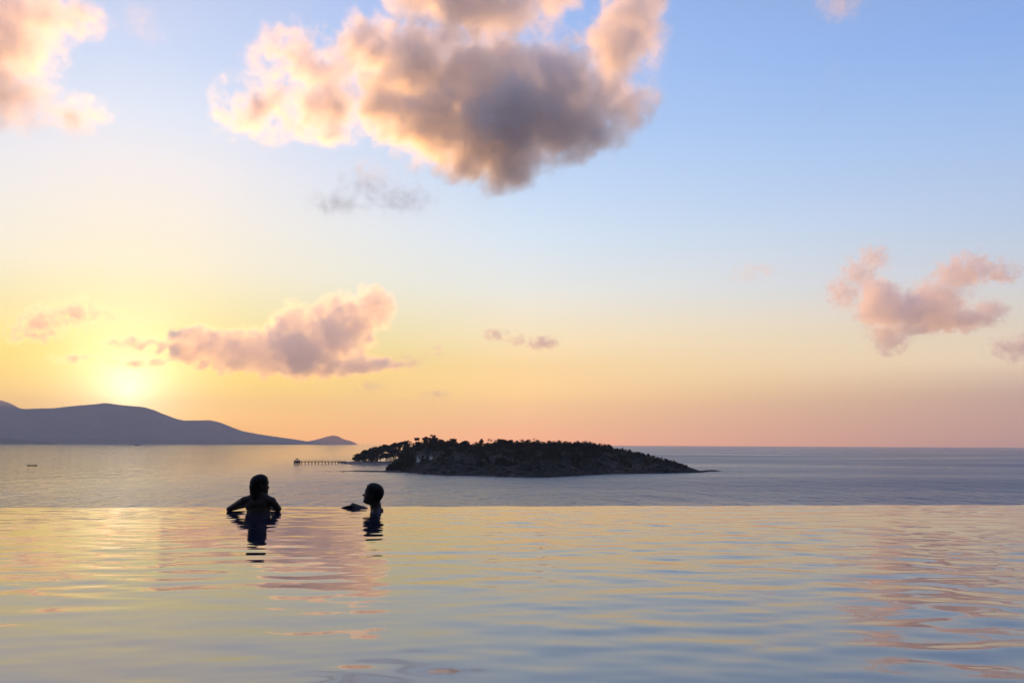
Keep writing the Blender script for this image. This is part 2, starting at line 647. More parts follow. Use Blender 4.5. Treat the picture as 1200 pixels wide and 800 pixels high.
def Dsea(u, y):
    p = at_plane(u, y, SEA)
    return math.hypot(p.x, p.y)


front = [(450, 552.4), (470, 552.8), (500, 555.3), (520, 556.8), (580, 557.8), (600, 558.8), (640, 559), (660, 558.2), (680, 556.6), (720, 555.2), (760, 554.6), (820, 553.6), (830, 552.4), (847, 552)]
depth = [(450, 12), (456, 30), (466, 80), (480, 230), (520, 280), (600, 260), (700, 200), (760, 120), (800, 50), (820, 16), (847, 8)]
crest = [(450, 552.3), (453, 550), (458, 546), (466, 541.5), (475, 534), (485, 525), (495, 520), (505, 518), (530, 520), (545, 521.5), (555, 523), (575, 521.5), (590, 519.5), (605, 521), (620, 520.5),
         (650, 521.5), (680, 521.5), (700, 523), (715, 525), (730, 528), (745, 530), (760, 534), (780, 539.6), (800, 544.6), (812, 548.8), (820, 551.5), (826, 550.6), (834, 550.2), (840, 550.8), (847, 552.2)]
D0f = lambda u: Dsea(u, float(interp(front, u)))
Drf = lambda u: D0f(u) + float(interp(depth, u)) * 0.55
D1f = lambda u: D0f(u) + float(interp(depth, u))
ius = np.linspace(450, 847, 420)
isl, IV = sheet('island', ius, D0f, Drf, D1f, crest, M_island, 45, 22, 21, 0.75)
isl['kind'] = 'structure'


def island_pt(u, t):
    i = (u - 450) / (847 - 450) * (len(ius) - 1)
    j = t * (IV.shape[1] - 1)
    i0, j0 = int(min(max(i, 0), len(ius) - 2)), int(min(max(j, 0), IV.shape[1] - 2))
    fu, fv = i - i0, j - j0
    a = IV[i0, j0] * (1 - fu) * (1 - fv) + IV[i0 + 1, j0] * fu * (1 - fv) + IV[i0, j0 + 1] * (1 - fu) * fv + IV[i0 + 1, j0 + 1] * fu * fv
    return Vector(a)


# sandy spit at the back left, and the reef in front of it
sp_front = [(396, 541.8), (404, 543.2), (412, 544.2), (425, 544.8), (450, 544.8), (480, 544), (520, 544)]
sp_depth = [(396, 4), (404, 40), (412, 90), (425, 130), (520, 160)]
S0f = lambda u: Dsea(u, float(interp(sp_front, u)))
spit, SV = sheet('sand_spit', np.linspace(396, 520, 120), S0f, lambda u: S0f(u) + float(interp(sp_depth, u)) * 0.8,
                 lambda u: S0f(u) + float(interp(sp_depth, u)), [(396, 541.2), (404, 540.9), (412, 540.4), (520, 540.2)], M_sand, 20, 25, 2, 0.6)
spit['kind'] = 'structure'
reef, _ = sheet('rock_reef', np.linspace(403, 470, 220), lambda u: Dsea(u, 552.0 + (u - 403) * 0.028 + 0.5 * perlin(np.array([u * 0.3]), np.array([0.5]))[0]),
                lambda u: Dsea(u, 551.6 + (u - 403) * 0.02), lambda u: Dsea(u, 551.2 + (u - 403) * 0.02),
                [(403, 551.6), (408, 551.2), (430, 551.0), (445, 551.1), (460, 551.1), (470, 551)], M_rock, 10, 4, 6, 0.7)
reef['kind'] = 'structure'


def ico(sub=2):
    bm = bmesh.new()
    bmesh.ops.create_icosphere(bm, subdivisions=sub, radius=1)
    v = [x.co.copy() for x in bm.verts]
    f = [tuple(y.index for y in x.verts) for x in bm.faces]
    bm.free()
    return v, f


ICO = ico(2)


def rock_mesh(r, seed):
    rr = random.Random(seed)
    off = Vector((rr.uniform(0, 90), rr.uniform(0, 90), rr.uniform(0, 90)))
    from mathutils import noise
    return [Vector((v.x * r, v.y * r * 0.8, v.z * r * 0.5)) * (1 + 0.45 * noise.noise(v * 1.3 + off)) for v in ICO[0]], ICO[1]


rk = [(349, 551.0, 0.55), (352.5, 550.9, 0.5), (370, 551.6, 0.55), (376, 551.7, 0.5), (379.5, 551.6, 0.5), (382.3, 551.7, 0.75), (386.5, 552.0, 0.65), (394.5, 552.3, 0.7), (398.6, 552.3, 1.0), (402.5, 552.6, 1.2)]
rlab = ['leftmost dark rock of the broken reef line, out below the jetty hut', 'second rock from the left, close beside the leftmost, below the jetty hut', None, None, None,
        'pointed dark rock at the middle of the broken reef line', None, None, 'wide dark rock just off the tip of the black reef', 'biggest dark rock, touching the left tip of the black reef']
for k, (px, py, r) in enumerate(rk):
    p = at_plane(px, py, SEA)
    v, f = rock_mesh(r * 0.95, k)
    o = mesh_obj('reef_rock', v, f, M_rock, None, True)
    o.location = (p.x, p.y, SEA + 0.1)
    tag(o, rlab[k] or 'low dark rock just breaking the sea surface in the broken reef line', 'rock', 'rocks in the sea off the reef')

# boulders along the waterline: part of the ground, nobody could count them
B = MB()
for k in range(420):
    u = random.uniform(456, 840)
    t = random.uniform(0.0, 0.16) * (1 if random.random() < 0.8 else 2)
    p = island_pt(u, t)
    v, f = rock_mesh(random.uniform(0.8, 2.6) * (1 if u < 790 else 0.5), 100 + k)
    B.add([x + p for x in v], f)
tag(B.build('shore_boulders', M_rock, None, True), 'dark boulders heaped along the foot of the island', 'rocks', kind='stuff')

# ---- foliage


def leaf_cards(centres, size, rg, squash=0.8):
    """one bent quad leaf clump per centre"""
    n = len(centres)
    a = rg.normal(size=(n, 3))
    a /= np.linalg.norm(a, axis=1)[:, None]
    b_ = np.cross(a, rg.normal(size=(n, 3)))
    b_ /= np.linalg.norm(b_, axis=1)[:, None]
    s = size * rg.uniform(0.55, 1.25, (n, 1))
    q = np.stack([centres - a * s, centres + b_ * s * squash, centres + a * s, centres - b_ * s * squash], 1)
    return q.reshape(-1, 3)


def crown_points(h, r, zc, n, rg, lobes=9):
    """points in an uneven crown: several lobes round the axis"""
    c = []
    for k in range(lobes):
        th, rad = rg.uniform(0, 2 * math.pi), r * rg.uniform(0.15, 0.75)
        c.append((math.cos(th) * rad, math.sin(th) * rad, zc + h * rg.uniform(-0.42, 0.36), r * rg.uniform(0.3, 0.52)))
    c.append((0, 0, zc + h * 0.3, r * 0.4))
    out = []
    for x, y, z, lr in c:
        m = n // len(c)
        d = rg.normal(size=(m, 3))
        d /= np.linalg.norm(d, axis=1)[:, None]
        rr = lr * rg.uniform(0.3, 1.0, (m, 1)) ** 0.5
        out.append(np.array([x, y, z]) + d * rr * np.array([1, 1, 0.75]))
    return np.concatenate(out)


QF = lambda n: np.arange(n * 4).reshape(-1, 4)


def broad_tree(name, label, loc, H, r, bare, seed, group=None, leaf=0.55, n=420, mat=None, lean=0.0):
    rg = np.random.default_rng(seed)
    t = thing(name, label, 'tree', loc, 0, group)
    m = MB()
    top = bare + (H - bare) * 0.6
    m.tube([(0, 0, -0.6), (lean * 0.3, 0, bare * 0.5), (lean, 0.1, bare), (lean * 1.2, 0, top)], [H * 0.026, H * 0.02, H * 0.017, H * 0.006], 7)
    for k in range(5):
        th = rg.uniform(0, 6.28)
        z0 = bare * 0.85 + (top - bare) * rg.uniform(0, 0.4)
        m.tube([(lean, 0, z0), (lean + math.cos(th) * r * 0.35, math.sin(th) * r * 0.35, z0 + r * 0.3), (lean + math.cos(th) * r * 0.7, math.sin(th) * r * 0.7, z0 + r * 0.45)],
               [H * 0.011, H * 0.008, H * 0.003], 5)
    m.build('trunk', M_bark, t, True)
    p = crown_points(H - bare, r, bare + (H - bare) * 0.52, n, rg, 14 if n > 500 else 9)
    p[:, 0] += lean
    top_now = p[:, 2].max() + leaf * 0.5
    p[:, 2] = bare * 0.9 + (p[:, 2] - bare * 0.9) * (H - bare * 0.9) / (top_now - bare * 0.9)
    q = leaf_cards(p, leaf, rg)
    np_mesh('crown', q, QF(len(p)), mat or M_leaf, t)
    return t


def palm_tree(name, label, loc, H, seed, group=None, fr=2.0, lean=0.3):
    rg = np.random.default_rng(seed)
    t = thing(name, label, 'palm tree', loc, rg.uniform(0, 6.28), group)
    m = MB()
    m.tube([(0, 0, -0.5), (lean * 0.4, 0, H * 0.4), (lean, 0, H * 0.85)], [0.2, 0.15, 0.12], 6)
    m.build('trunk', M_bark, t, True)
    m = MB()
    for k in range(15):
        th = k * 2.399 + rg.uniform(-0.2, 0.2)
        ln = fr * rg.uniform(0.8, 1.15)
        rise = rg.uniform(-0.2, 1.3)
        c = Vector((lean, 0, H * 0.85))
        pts = []
        for s in (0, 0.3, 0.6, 0.85, 1.0):
            pts.append(c + Vector((math.cos(th) * ln * s, math.sin(th) * ln * s, ln * (rise * s - (0.35 + 0.55 * rise) * s * s * 1.1) + H * 0.04)))
        side = Vector((-math.sin(th), math.cos(th), 0))
        wd = [0.06, 0.26, 0.32, 0.22, 0.03]
        v, f = [], []
        for p_, w_ in zip(pts, wd):
            v += [p_ - side * w_ * fr * 0.8 - Vector((0, 0, w_ * 0.6)), p_, p_ + side * w_ * fr * 0.8 - Vector((0, 0, w_ * 0.6))]
        for s in range(4):
            f += [(s * 3, s * 3 + 1, s * 3 + 4, s * 3 + 3), (s * 3 + 1, s * 3 + 2, s * 3 + 5, s * 3 + 4)]
        m.add(v, f)
    m.build('crown', M_leaf, t)
    return t


# the wood covering the island
fg = np.random.default_rng(5)
quads = []
count = 0
while count < 4200:
    u = fg.uniform(454, 805) if fg.uniform() < 0.9 else fg.uniform(454, 492)
    t = fg.uniform(0.04, 0.85)
    p = island_pt(u, t)
    rocky = perlin(np.array([p.x / 38]), np.array([p.y / 26]))[0]
    if u > 490 and (t < 0.3 and rocky > -0.04 or t < 0.1 or (u > 740 and t < 0.36)):
        if fg.uniform() < 0.93:
            continue
    if 485 < u < 510 and t < 0.36:
        continue
    sc = (0.5 if u < 468 else 0.75 if u < 480 else 1 if u < 700 else 0.62 if u < 760 else 0.4)
    if fg.uniform() < 0.14:
        u, t = fg.uniform(476, 715), fg.uniform(0.40, 0.58)
        p = island_pt(u, t)
        sc = 0.8
    elif t > 0.40:
        sc *= 0.8
    H = min(9.0, 3.6 * math.exp(fg.normal(0, 0.36))) * sc
    r = H * fg.uniform(0.42, 0.62)
    n = 76
    c = crown_points(H * 0.9, r, H * 0.52, n, fg, 5)
    quads.append(leaf_cards(c + np.array(p), 0.54 * (0.6 + 0.4 * sc), fg))
    count += 1
q = np.concatenate(quads)
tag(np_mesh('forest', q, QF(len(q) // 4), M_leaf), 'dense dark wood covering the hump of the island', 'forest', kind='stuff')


def on_crest(u, ytop, minh=2.5):
    """crest ground point at column u and the tree height that reaches ytop"""
    p = island_pt(u, 0.5)
    d = ray(u, ytop)
    zt = CAM.z + d.z / math.hypot(d.x, d.y) * math.hypot(p.x, p.y)
    return p, max(zt - p.z, minh)


G1 = 'trees standing up along the skyline of the island'
for k, (u, yt, r, lab) in enumerate([
        (478, 515.2, 3.2, 'round dark tree left of the highest crown on the island ridge'),
        (489, 512.2, 2.4, 'small upright tree between the round tree and the highest crown on the ridge'),
        (499, 511.2, 3.0, 'broad tree leaning against the left side of the highest crown on the ridge'),
        (508.5, 508.8, 3.0, 'highest tree crown of the whole island, on the left half of the ridge'),
        (531, 513.2, 3.4, 'wide flat tree right of the highest crown, before the dip in the ridge'),
        (545, 516, 2.6, 'small rounded tree sloping down into the dip in the island ridge'),
        (564, 513.9, 1.7, 'narrow tall tree standing alone just right of the dip in the ridge'),
        (588, 513.9, 3.6, 'large domed tree on the middle of the island ridge'),
        (598, 514.8, 2.2, 'smaller tree at the right flank of the large domed tree mid ridge')]):
    p, H = on_crest(u, yt)
    broad_tree('broadleaf_tree', lab, p, H, r + 1.0, min(0.6, H * 0.12), 40 + k, G1, 0.55, 750)
pl = [(619, 514.4, 'first feathery palm from the left in the row on the right half of the ridge'), (630, 514.0, 'tallest feathery palm of the row on the right half of the ridge'),
      (636, 517.0, None), (643.5, 515.4, 'palm next right of the two tallest ones on the ridge'), (650, 517.0, None), (655, 515.4, 'palm in the middle of the close row on the ridge'), (662, 515.7, None), (667, 516.8, None),
      (677, 518.0, None), (692.5, 517.2, 'lone palm near the right end of the ridge, second from the last'), (703, 518.4, 'last lone palm at the right end of the ridge')]
for k, (u, yt, lab) in enumerate(pl):
    p, H = on_crest(u, yt + 1.2)
    palm_tree('palm_tree', lab or 'short dark palm half hidden in the close row on the island ridge', p, H, 70 + k, G1, 2.5, 0.2)

# trees of the spit: tall, bare below
G2 = 'tall trees on the sandy spit'
sl = [(414.5, 532.5, 0.14, 'palm'), (418, 531, 0.5, 'b'), (424, 528.5, 0.5, 'b'), (429, 526.6, 0.5, 'b'), (434.5, 524, 0.55, 'b'), (440, 523, 0.5, 'b'), (446, 522, 0.5, 'b'), (452, 520.4, 0.5, 'b'),
      (458, 519.6, 0.5, 'b'), (464, 518, 0.5, 'b'), (470, 517, 0.5, 'b'), (475, 516, 0.5, 'b')]
slab_l = ['leaning palm at the far left end of the spit, beside the jetty', 'leftmost broad tree on the spit, its trunk bare above the sand', None, None,
          'spit tree with a pointed top, rising over its left neighbours', None, None, 'tall spit tree above the brightest gap under the crowns', None, None, None, 'tallest spit tree, where the wood meets the island hill']
for k, (u, yt, tt_, kind) in enumerate(sl):
    D = S0f(u) + 70 + (k % 3) * 14
    d = ray(u, 540)
    h = Vector((d.x, d.y, 0)).normalized()
    dt = ray(u, yt)
    zt = CAM.z + dt.z / math.hypot(dt.x, dt.y) * D
    z0 = SEA + 1.9
    loc = (h.x * D, h.y * D, z0)
    if kind == 'palm':
        palm_tree('palm_tree', slab_l[k], loc, zt - z0, 90, G2, 2.6, -1.2)
    else:
        H = zt - z0
        broad_tree('spit_tree', slab_l[k] or 'tall dark tree of the spit wood, trunk bare above the sand', loc, H, 4.6 + H * 0.12, min(4.8, H * 0.27) * (1.0 if 442 < u < 462 else 0.62), 110 + k, G2, 0.85, 2000, M_leaf2, random.uniform(-0.6, 0.6))
# undergrowth between those trunks
quads = []
for k in range(110):
    u = fg.uniform(416, 490)
    if 443 < u < 461 and fg.uniform() < 0.8:
        continue
    D = S0f(u) + fg.uniform(85, 125)
    d = ray(u, 540)
    h = Vector((d.x, d.y, 0)).normalized()
    H = fg.uniform(1.5, 4.5) * (0.6 if u < 436 else 1.3)
    c = crown_points(H, H * 0.8, H * 0.45, 60, fg, 5)
    quads.append(leaf_cards(c + np.array((h.x * D, h.y * D, SEA + 1.7)), 0.5, fg))
q = np.concatenate(quads)
tag(np_mesh('undergrowth', q, QF(len(q) // 4), M_leaf2), 'dark bushes filling in between the trunks on the spit', 'bushes', kind='stuff')

# ---- pale beach houses among the trees


def beach_house(px0, px1, pyb, label, seed):
    u = (px0 + px1) / 2
    best = None
    for t in np.linspace(0.02, 0.5, 200):
        p = island_pt(u, t)
        d = math.hypot(p.x, p.y)
        dd = ray(u, pyb)
        z = CAM.z + dd.z / math.hypot(dd.x, dd.y) * d
        if p.z >= z:
            best = p
            break
    if best is None:
        best = island_pt(u, 0.3)
    d = math.hypot(best.x, best.y)
    W = (px1 - px0) / F * d * 0.93
    h = thing('beach_house', label, 'house', best + Vector((0, -1.0, 0)), -math.atan2(best.x, best.y), 'pale houses among the island trees')
    m = MB()
    m.box(-W / 2, W / 2, 0, 5, -2.5, 2.7)
    m.build('wall', M_white, h)
    m = MB()
    m.add([(-W / 2 - .7, -.9, 2.6), (W / 2 + .7, -.9, 2.6), (W / 2 + .7, 5.9, 2.6), (-W / 2 - .7, 5.9, 2.6), (-W / 2 + 1, 2.5, 4.4), (W / 2 - 1, 2.5, 4.4)],
          [(3, 2, 1, 0), (0, 1, 5, 4), (1, 2, 5), (2, 3, 4, 5), (3, 0, 4)])
    m.build('roof', M_thatch, h)
    nwin = int(W // 3.2)
    for k in range(nwin):
        x = -W / 2 + (k + 0.5) * W / nwin
        m = MB()
        m.box(x - 0.65, x + 0.65, -0.06, 0.05, 0.5, 2.1)
        m.build('window', M_glassy, h)
    return h


beach_house(488.5, 499.5, 538, 'long low pale house with dark roof, glimpsed between trees above the spit', 1)
beach_house(503.5, 507.5, 537.6, 'tiny pale hut standing right of the long pale house among the trees', 2)
for k, (u, t, H) in enumerate([(490.5, 0.13, 3.6), (495.3, 0.13, 3.8), (501.5, 0.13, 5.2)]):
    p = island_pt(u, t)
    broad_tree('broadleaf_tree', ['thin tree in front of the left half of the long pale house', 'thin tree in front of the right half of the long pale house', 'tree between the long pale house and the tiny hut'][k],
               p, H, 1.3, 2.4, 140 + k, 'small trees before the pale houses', 0.4, 160)

# ------------------------------------------------------------------ jetty with its hut
pa, pb_ = at_plane(348, 543.3, SEA), at_plane(406, 543.2, SEA)
dv = pb_ - pa
Lj = dv.length
jz = math.atan2(dv.y, dv.x)
j = thing('jetty', 'long thin wooden jetty on posts reaching out from the sandy spit', 'jetty', (pa.x, pa.y, SEA), jz)
m = MB()
m.box(0, Lj, -1.0, 1.0, 2.2, 2.95)
m.build('deck', M_wood, j)
m = MB()
for s in (-0.95, 0.95):
    m.box(3.5, Lj, s - 0.08, s + 0.08, 3.66, 3.86)
    for k in range(24):
        x = 4 + k * (Lj - 6) / 23
        m.box(x - 0.04, x + 0.04, s - 0.035, s + 0.035, 2.9, 3.72)
m.build('railing', M_wood, j)
npost = 14
for k in range(npost):
    m = MB()
    x = 5.5 + k * (Lj - 7) / (npost - 1)
    for s in (-0.75, 0.75):
        m.tube([(x, s, -2), (x, s, 2.2)], [0.5, 0.48], 8)
    m.box(x - 0.12, x + 0.12, -0.98, 0.98, 1.8, 2.195)
    m.build('post', M_wood, j)
hut = thing('pier_hut', 'dark square hut with a two tiered pointed roof at the sea end of the jetty', 'hut', (pa.x, pa.y, SEA), jz)
for x in (-3.4, 0, 3.4):
    for y in (-3.2, 3.2):
        m = MB()
        m.tube([(x, y, -2), (x, y, 0.55)], [0.25, 0.25], 8)
        m.build('stilt', M_wood, hut)
m = MB()
m.box(-3.9, 3.9, -3.7, 3.7, 0.55, 0.9)
m.build('platform', M_wood, hut)
m = MB()
m.box(-3.5, 3.5, -3.3, 3.3, 0.9, 2.7)
m.build('wall', M_thatch, hut)
for x in (-1.6, 1.6):
    m = MB()
    m.box(x - 0.6, x + 0.6, -3.36, -3.25, 1.4, 2.4)
    m.build('window', M_white, hut)
m = MB()
m.box(-4.4, 4.4, -4.2, 4.2, 2.7, 4.1, 0.62)
m.build('lower_roof', M_thatch, hut)
for x in (-1.5, 1.5):
    for y in (-1.4, 1.4):
        m = MB()
        m.box(x - 0.12, x + 0.12, y - 0.12, y + 0.12, 4.1, 5.0)
        m.build('roof_post', M_wood, hut)
m = MB()
m.box(-2.4, 2.4, -2.3, 2.3, 5.0, 6.6, 0.08)
m.build('upper_roof', M_thatch, hut)

# ------------------------------------------------------------------ boats


def hull_mesh(Lh, W, Hh, sheer=0.4, nst=14):
    v, f = [], []
    for i in range(nst):
        t = i / (nst - 1)
        x = (t - 0.5) * Lh
        wd = W / 2 * (1 - abs(2 * t - 1) ** 2.6) + 0.03
        zt = Hh * (1 + sheer * abs(2 * t - 1) ** 3)
        v += [(x, -wd, zt), (x, -wd * 0.72, Hh * 0.25), (x, 0, -0.3), (x, wd * 0.72, Hh * 0.25), (x, wd, zt), (x, 0, zt * 0.8)]
    for i in range(nst - 1):
        for k in range(6):
            f.append((i * 6 + k, i * 6 + (k + 1) % 6, i * 6 + 6 + (k + 1) % 6, i * 6 + 6 + k))
    f += [(5, 4, 3, 2, 1, 0), tuple((nst - 1) * 6 + k for k in range(6))]
    return v, f


p = at_plane(37.5, 545.6, SEA)
bt = thing('longtail_boat', 'low dark narrow boat crossing the calm sea at far left', 'boat', (p.x, p.y, SEA), R(-6))
v, f = hull_mesh(11.0, 1.7, 0.75, 0.9)
mesh_obj('hull', v, f, M_hull, bt, True)
m = MB()
m.box(2.2, 3.1, -0.35, 0.35, 0.6, 1.25, 0.8)
m.tube([(3.0, 0, 1.1), (5.9, 0.1, 0.5), (7.6, 0.2, -0.1)], [0.07, 0.05, 0.04], 6)
m.build('engine', M_hull, bt, True)
m = MB()
for x in (-1.8, 0.8):
    for y in (-0.6, 0.6):
        m.tube([(x, y, 0.5), (x, y, 1.45)], [0.04, 0.04], 6)
m.box(-2.1, 1.1, -0.75, 0.75, 1.45, 1.55)
m.build('canopy', M_thatch, bt)


def ship(px, py, Lpx, label, bow):
    p = at_plane(px, py, SEA)
    D = math.hypot(p.x, p.y)
    Lh = Lpx / F * D
    s = thing('ship', label, 'ship', (p.x, p.y, SEA), -math.atan2(p.x, p.y) + (0 if bow > 0 else math.pi), 'ships near the horizon')
    v, f = hull_mesh(Lh, Lh * 0.2, Lh * 0.10, 0.35)
    mesh_obj('hull', v, f, M_hull, s, True)
    m = MB()
    m.box(-Lh * 0.36, Lh * 0.22, -Lh * 0.07, Lh * 0.07, Lh * 0.07, Lh * 0.155, 0.97)
    m.build('cabin', M_steel, s)
    m = MB()
    m.box(-Lh * 0.2, Lh * 0.05, -Lh * 0.05, Lh * 0.05, Lh * 0.155, Lh * 0.195, 0.94)
    m.tube([(-Lh * 0.12, 0, Lh * 0.19), (-Lh * 0.13, 0, Lh * 0.24)], [Lh * 0.02, Lh * 0.018], 8)
    m.build('bridge', M_steel, s)
    return s


ship(161, 521.8, 6.8, 'small dark ferry below the middle of the mountains', 1)
ship(1107.5, 525.4, 3.2, 'faint speck of a ship on the right part of the horizon', -1)

# ------------------------------------------------------------------ people


class Blob:
    """many overlapping spheres, later fused into one skin"""

    def __init__(s):
        s.v, s.f, s.n = [], [], 0

    def sphere(s, mtx):
        A = np.array(mtx)
        s.v.append(SPH_V @ A[:3, :3].T + A[:3, 3])
        s.f.append(SPH_F + s.n)
        s.n += len(SPH_V)


_v, _f = ico(3)
SPH_V, SPH_F = np.array([tuple(x) for x in _v]), np.array(_f)


def ell(bm, c, r, rot=None, seg=20):
    mtx = Matrix.Translation(Vector(c))
    if rot is not None:
        mtx = mtx @ rot
    bm.sphere(mtx @ Matrix.Diagonal((*r, 1)))


def cap(bm, a, b_, r0, r1, n=14, steps=None):
    a, b_ = Vector(a), Vector(b_)
    L_ = (b_ - a).length
    k = min(max(steps or 3, int(L_ / (min(r0, r1) * 0.22)), 3), 60)
    for i in range(k + 1):
        t = i / k
        ell(bm, a.lerp(b_, t), [r0 + (r1 - r0) * t] * 3, seg=n)


def remesh(bm, name, vox, smooth_it, mat, parent=None):
    tmp = np_mesh(name + ' draft', np.concatenate(bm.v), np.concatenate(bm.f))
    me = tmp.data
    md = tmp.modifiers.new('r', 'REMESH')
    md.mode = 'VOXEL'
    md.voxel_size = vox
    sm = tmp.modifiers.new('s', 'SMOOTH')
    sm.factor = 0.5
    sm.iterations = smooth_it
    dg = bpy.context.evaluated_depsgraph_get()
    dg.update()
    new = bpy.data.meshes.new_from_object(tmp.evaluated_get(dg))
    bpy.data.objects.remove(tmp)
    bpy.data.meshes.remove(me)
    new.name = name
    new.materials.clear()
    new.materials.append(mat)
    new.polygons.foreach_set('use_smooth', [True] * len(new.polygons))
    o = bpy.data.objects.new(name, new)
    COL.objects.link(o)
    if parent:
        o.parent = parent
    return o


HZ_ = [0.125, 0.122, 0.115, 0.10, 0.08, 0.06, 0.045, 0.03, 0.015, 0.0, -0.02, -0.035, -0.05, -0.065, -0.08, -0.092, -0.101, -0.106]
HF_ = [0.005, 0.022, 0.042, 0.062, 0.077, 0.086, 0.0915, 0.0945, 0.0855, 0.0835, 0.0835, 0.0850, 0.0885, 0.0830, 0.0900, 0.0860, 0.070, 0.040]
HB_ = [0.005, 0.028, 0.053, 0.077, 0.094, 0.102, 0.105, 0.105, 0.104, 0.100, 0.092, 0.084, 0.076, 0.070, 0.062, 0.055, 0.050, 0.045]
HW_ = [0.004, 0.024, 0.043, 0.061, 0.072, 0.077, 0.0785, 0.078, 0.0765, 0.074, 0.0705, 0.0675, 0.063, 0.057, 0.049, 0.040, 0.030, 0.018]
NZ, NA = 90, 96


def head_grid(male, out=0.0, mask=None):
    """the head as a stack of rings, z up, face towards +x; out pushes masked parts outwards (hair)"""
    zz = np.interp(np.linspace(0, len(HZ_) - 1, NZ), np.arange(len(HZ_)), HZ_)
    flip = lambda t: np.interp(zz, HZ_[::-1], t[::-1])
    f_, b_, w_ = flip(HF_), flip(HB_), flip(HW_)
    if male:
        w_ = w_ + 0.005 * np.exp(-((zz + 0.068) / 0.022) ** 2)
        f_ = f_ + 0.003 * np.exp(-((zz + 0.082) / 0.012) ** 2)
    th = np.linspace(0, 2 * math.pi, NA, endpoint=False)
    ct, st = np.cos(th)[None, :], np.sin(th)[None, :]
    e = 0.86
    cx, sy = np.sign(ct) * np.abs(ct) ** e, np.sign(st) * np.abs(st) ** e
    x = np.where(ct > 0, cx * f_[:, None], cx * b_[:, None])
    y = sy * w_[:, None]
    z = np.repeat(zz[:, None], NA, 1)
    if mask is None:
        fr = np.clip(ct * 3, 0, 1)
        G = lambda v, s_: np.exp(-(v / s_) ** 2)
        ay = np.abs(y)
        nh = np.interp(z, [-0.036, -0.031, -0.026, -0.019, -0.004, 0.012, 0.022], [0, 0.012, 0.025, 0.027, 0.016, 0.006, 0])
        nh = nh * (1.3 if male else 0.95)
        nw = np.interp(z, [-0.03, -0.018, 0.02], [0.0125, 0.0105, 0.0075])
        d = nh * np.exp(-(y / nw) ** 2)
        d += 0.006 * G(ay - 0.014, 0.006) * G(z + 0.026, 0.007)
        d -= 0.0095 * G(ay - 0.031, 0.013) * G(z - 0.010, 0.011)
        d += 0.0045 * G(ay - 0.031, 0.0085) * G(z - 0.009, 0.0065)
        d += (0.0035 if male else 0.0015) * G(ay - 0.028, 0.022) * G(z - 0.029, 0.006)
        d += 0.004 * G(ay - 0.047, 0.012) * G(z + 0.016, 0.014)
        d += 0.006 * G(y, 0.020) * (G(z + 0.0475, 0.0048) + G(z + 0.0585, 0.005))
        d -= 0.003 * G(y, 0.02) * G(z + 0.053, 0.0022)
        x = x + d * fr
        y = y * (1 + 0.05 * fr * G(z + 0.016, 0.014))
    else:
        m_ = mask(np.degrees(np.minimum(th, 2 * math.pi - th))[None, :], z)
        r_ = np.sqrt(x ** 2 + y ** 2 + (z - 0.02) ** 2) + 1e-6
        k = (out * m_ - 0.010 * (1 - m_)) / r_
        x, y, z = x * (1 + k), y * (1 + k), 0.02 + (z - 0.02) * (1 + k)
    v = np.stack([x, y, z], 2).reshape(-1, 3)
    fc = []
    for i in range(NZ - 1):
        for k in range(NA):
            a_, b2 = i * NA + k, i * NA + (k + 1) % NA
            fc += [(a_, a_ + NA, b2), (b2, a_ + NA, b2 + NA)]
    for k in range(1, NA - 1):
        fc.append((0, k, k + 1))
        q_ = (NZ - 1) * NA
        fc.append((q_, q_ + k + 1, q_ + k))
    return v, np.array(fc)


def add_grid(bm, T, s, v, f):
    A = np.array(T)
    bm.v.append((v * s) @ A[:3, :3].T + A[:3, 3])
    bm.f.append(f + bm.n)
    bm.n += len(v)


def head(bm, T, s=1.0, male=False):
    v, f = head_grid(male)
    add_grid(bm, T, s, v, f)
    for y in (-1, 1):
        for c_, r_ in (((-0.012, y * 0.077, 0.002), (0.018, 0.007, 0.028)), ((-0.008, y * 0.075, -0.022), (0.010, 0.007, 0.012)), ((-0.018, y * 0.082, 0.012), (0.014, 0.006, 0.018))):
            bm.sphere(T @ Matrix.Translation(Vector(c_) * s) @ Matrix.Diagonal((r_[0] * s, r_[1] * s, r_[2] * s, 1)))


def hand(bm, wrist, d, nrm_, s=1.0, curl=0.35, thumb_side=1):
    """palm and five bent fingers; d points along the fingers, nrm_ out of the back of the hand"""
    d = Vector(d).normalized()
    nv_ = (Vector(nrm_) - d * d.dot(Vector(nrm_))).normalized()
    sd_ = d.cross(nv_) * thumb_side
    w0 = Vector(wrist)
    for i in range(5):
        o_ = (i - 2) * 0.014 * s
        cap(bm, w0 + sd_ * o_ * 0.7 + d * 0.008, w0 + d * 0.085 * s + sd_ * o_ * 1.2, 0.015 * s, 0.0125 * s, 10, 6)
    for i, ln in enumerate((0.078, 0.086, 0.080, 0.062)):
        o_ = (1.5 - i) * 0.0205 * s
        p0 = w0 + d * 0.088 * s + sd_ * o_
        a_, c_ = curl * 0.5, p0
        for sgl, rr in ((0.45, 0.0098), (0.32, 0.0088), (0.23, 0.0078)):
            dr = (d * math.cos(a_) - nv_ * math.sin(a_) + sd_ * o_ * 2.2).normalized()
            e_ = c_ + dr * ln * sgl * s
            cap(bm, c_, e_, rr * s, rr * 0.93 * s, 8, 4)
            c_ = e_
            a_ += curl
    p0 = w0 + d * 0.03 * s + sd_ * 0.028 * s
    p1 = p0 + (d * 0.6 + sd_ * 0.8).normalized() * 0.042 * s
    p2 = p1 + (d * 0.9 + sd_ * 0.3 - nv_ * 0.2).normalized() * 0.034 * s
    cap(bm, p0, p1, 0.013 * s, 0.011 * s, 8, 5)
    cap(bm, p1, p2, 0.0105 * s, 0.009 * s, 8, 4)


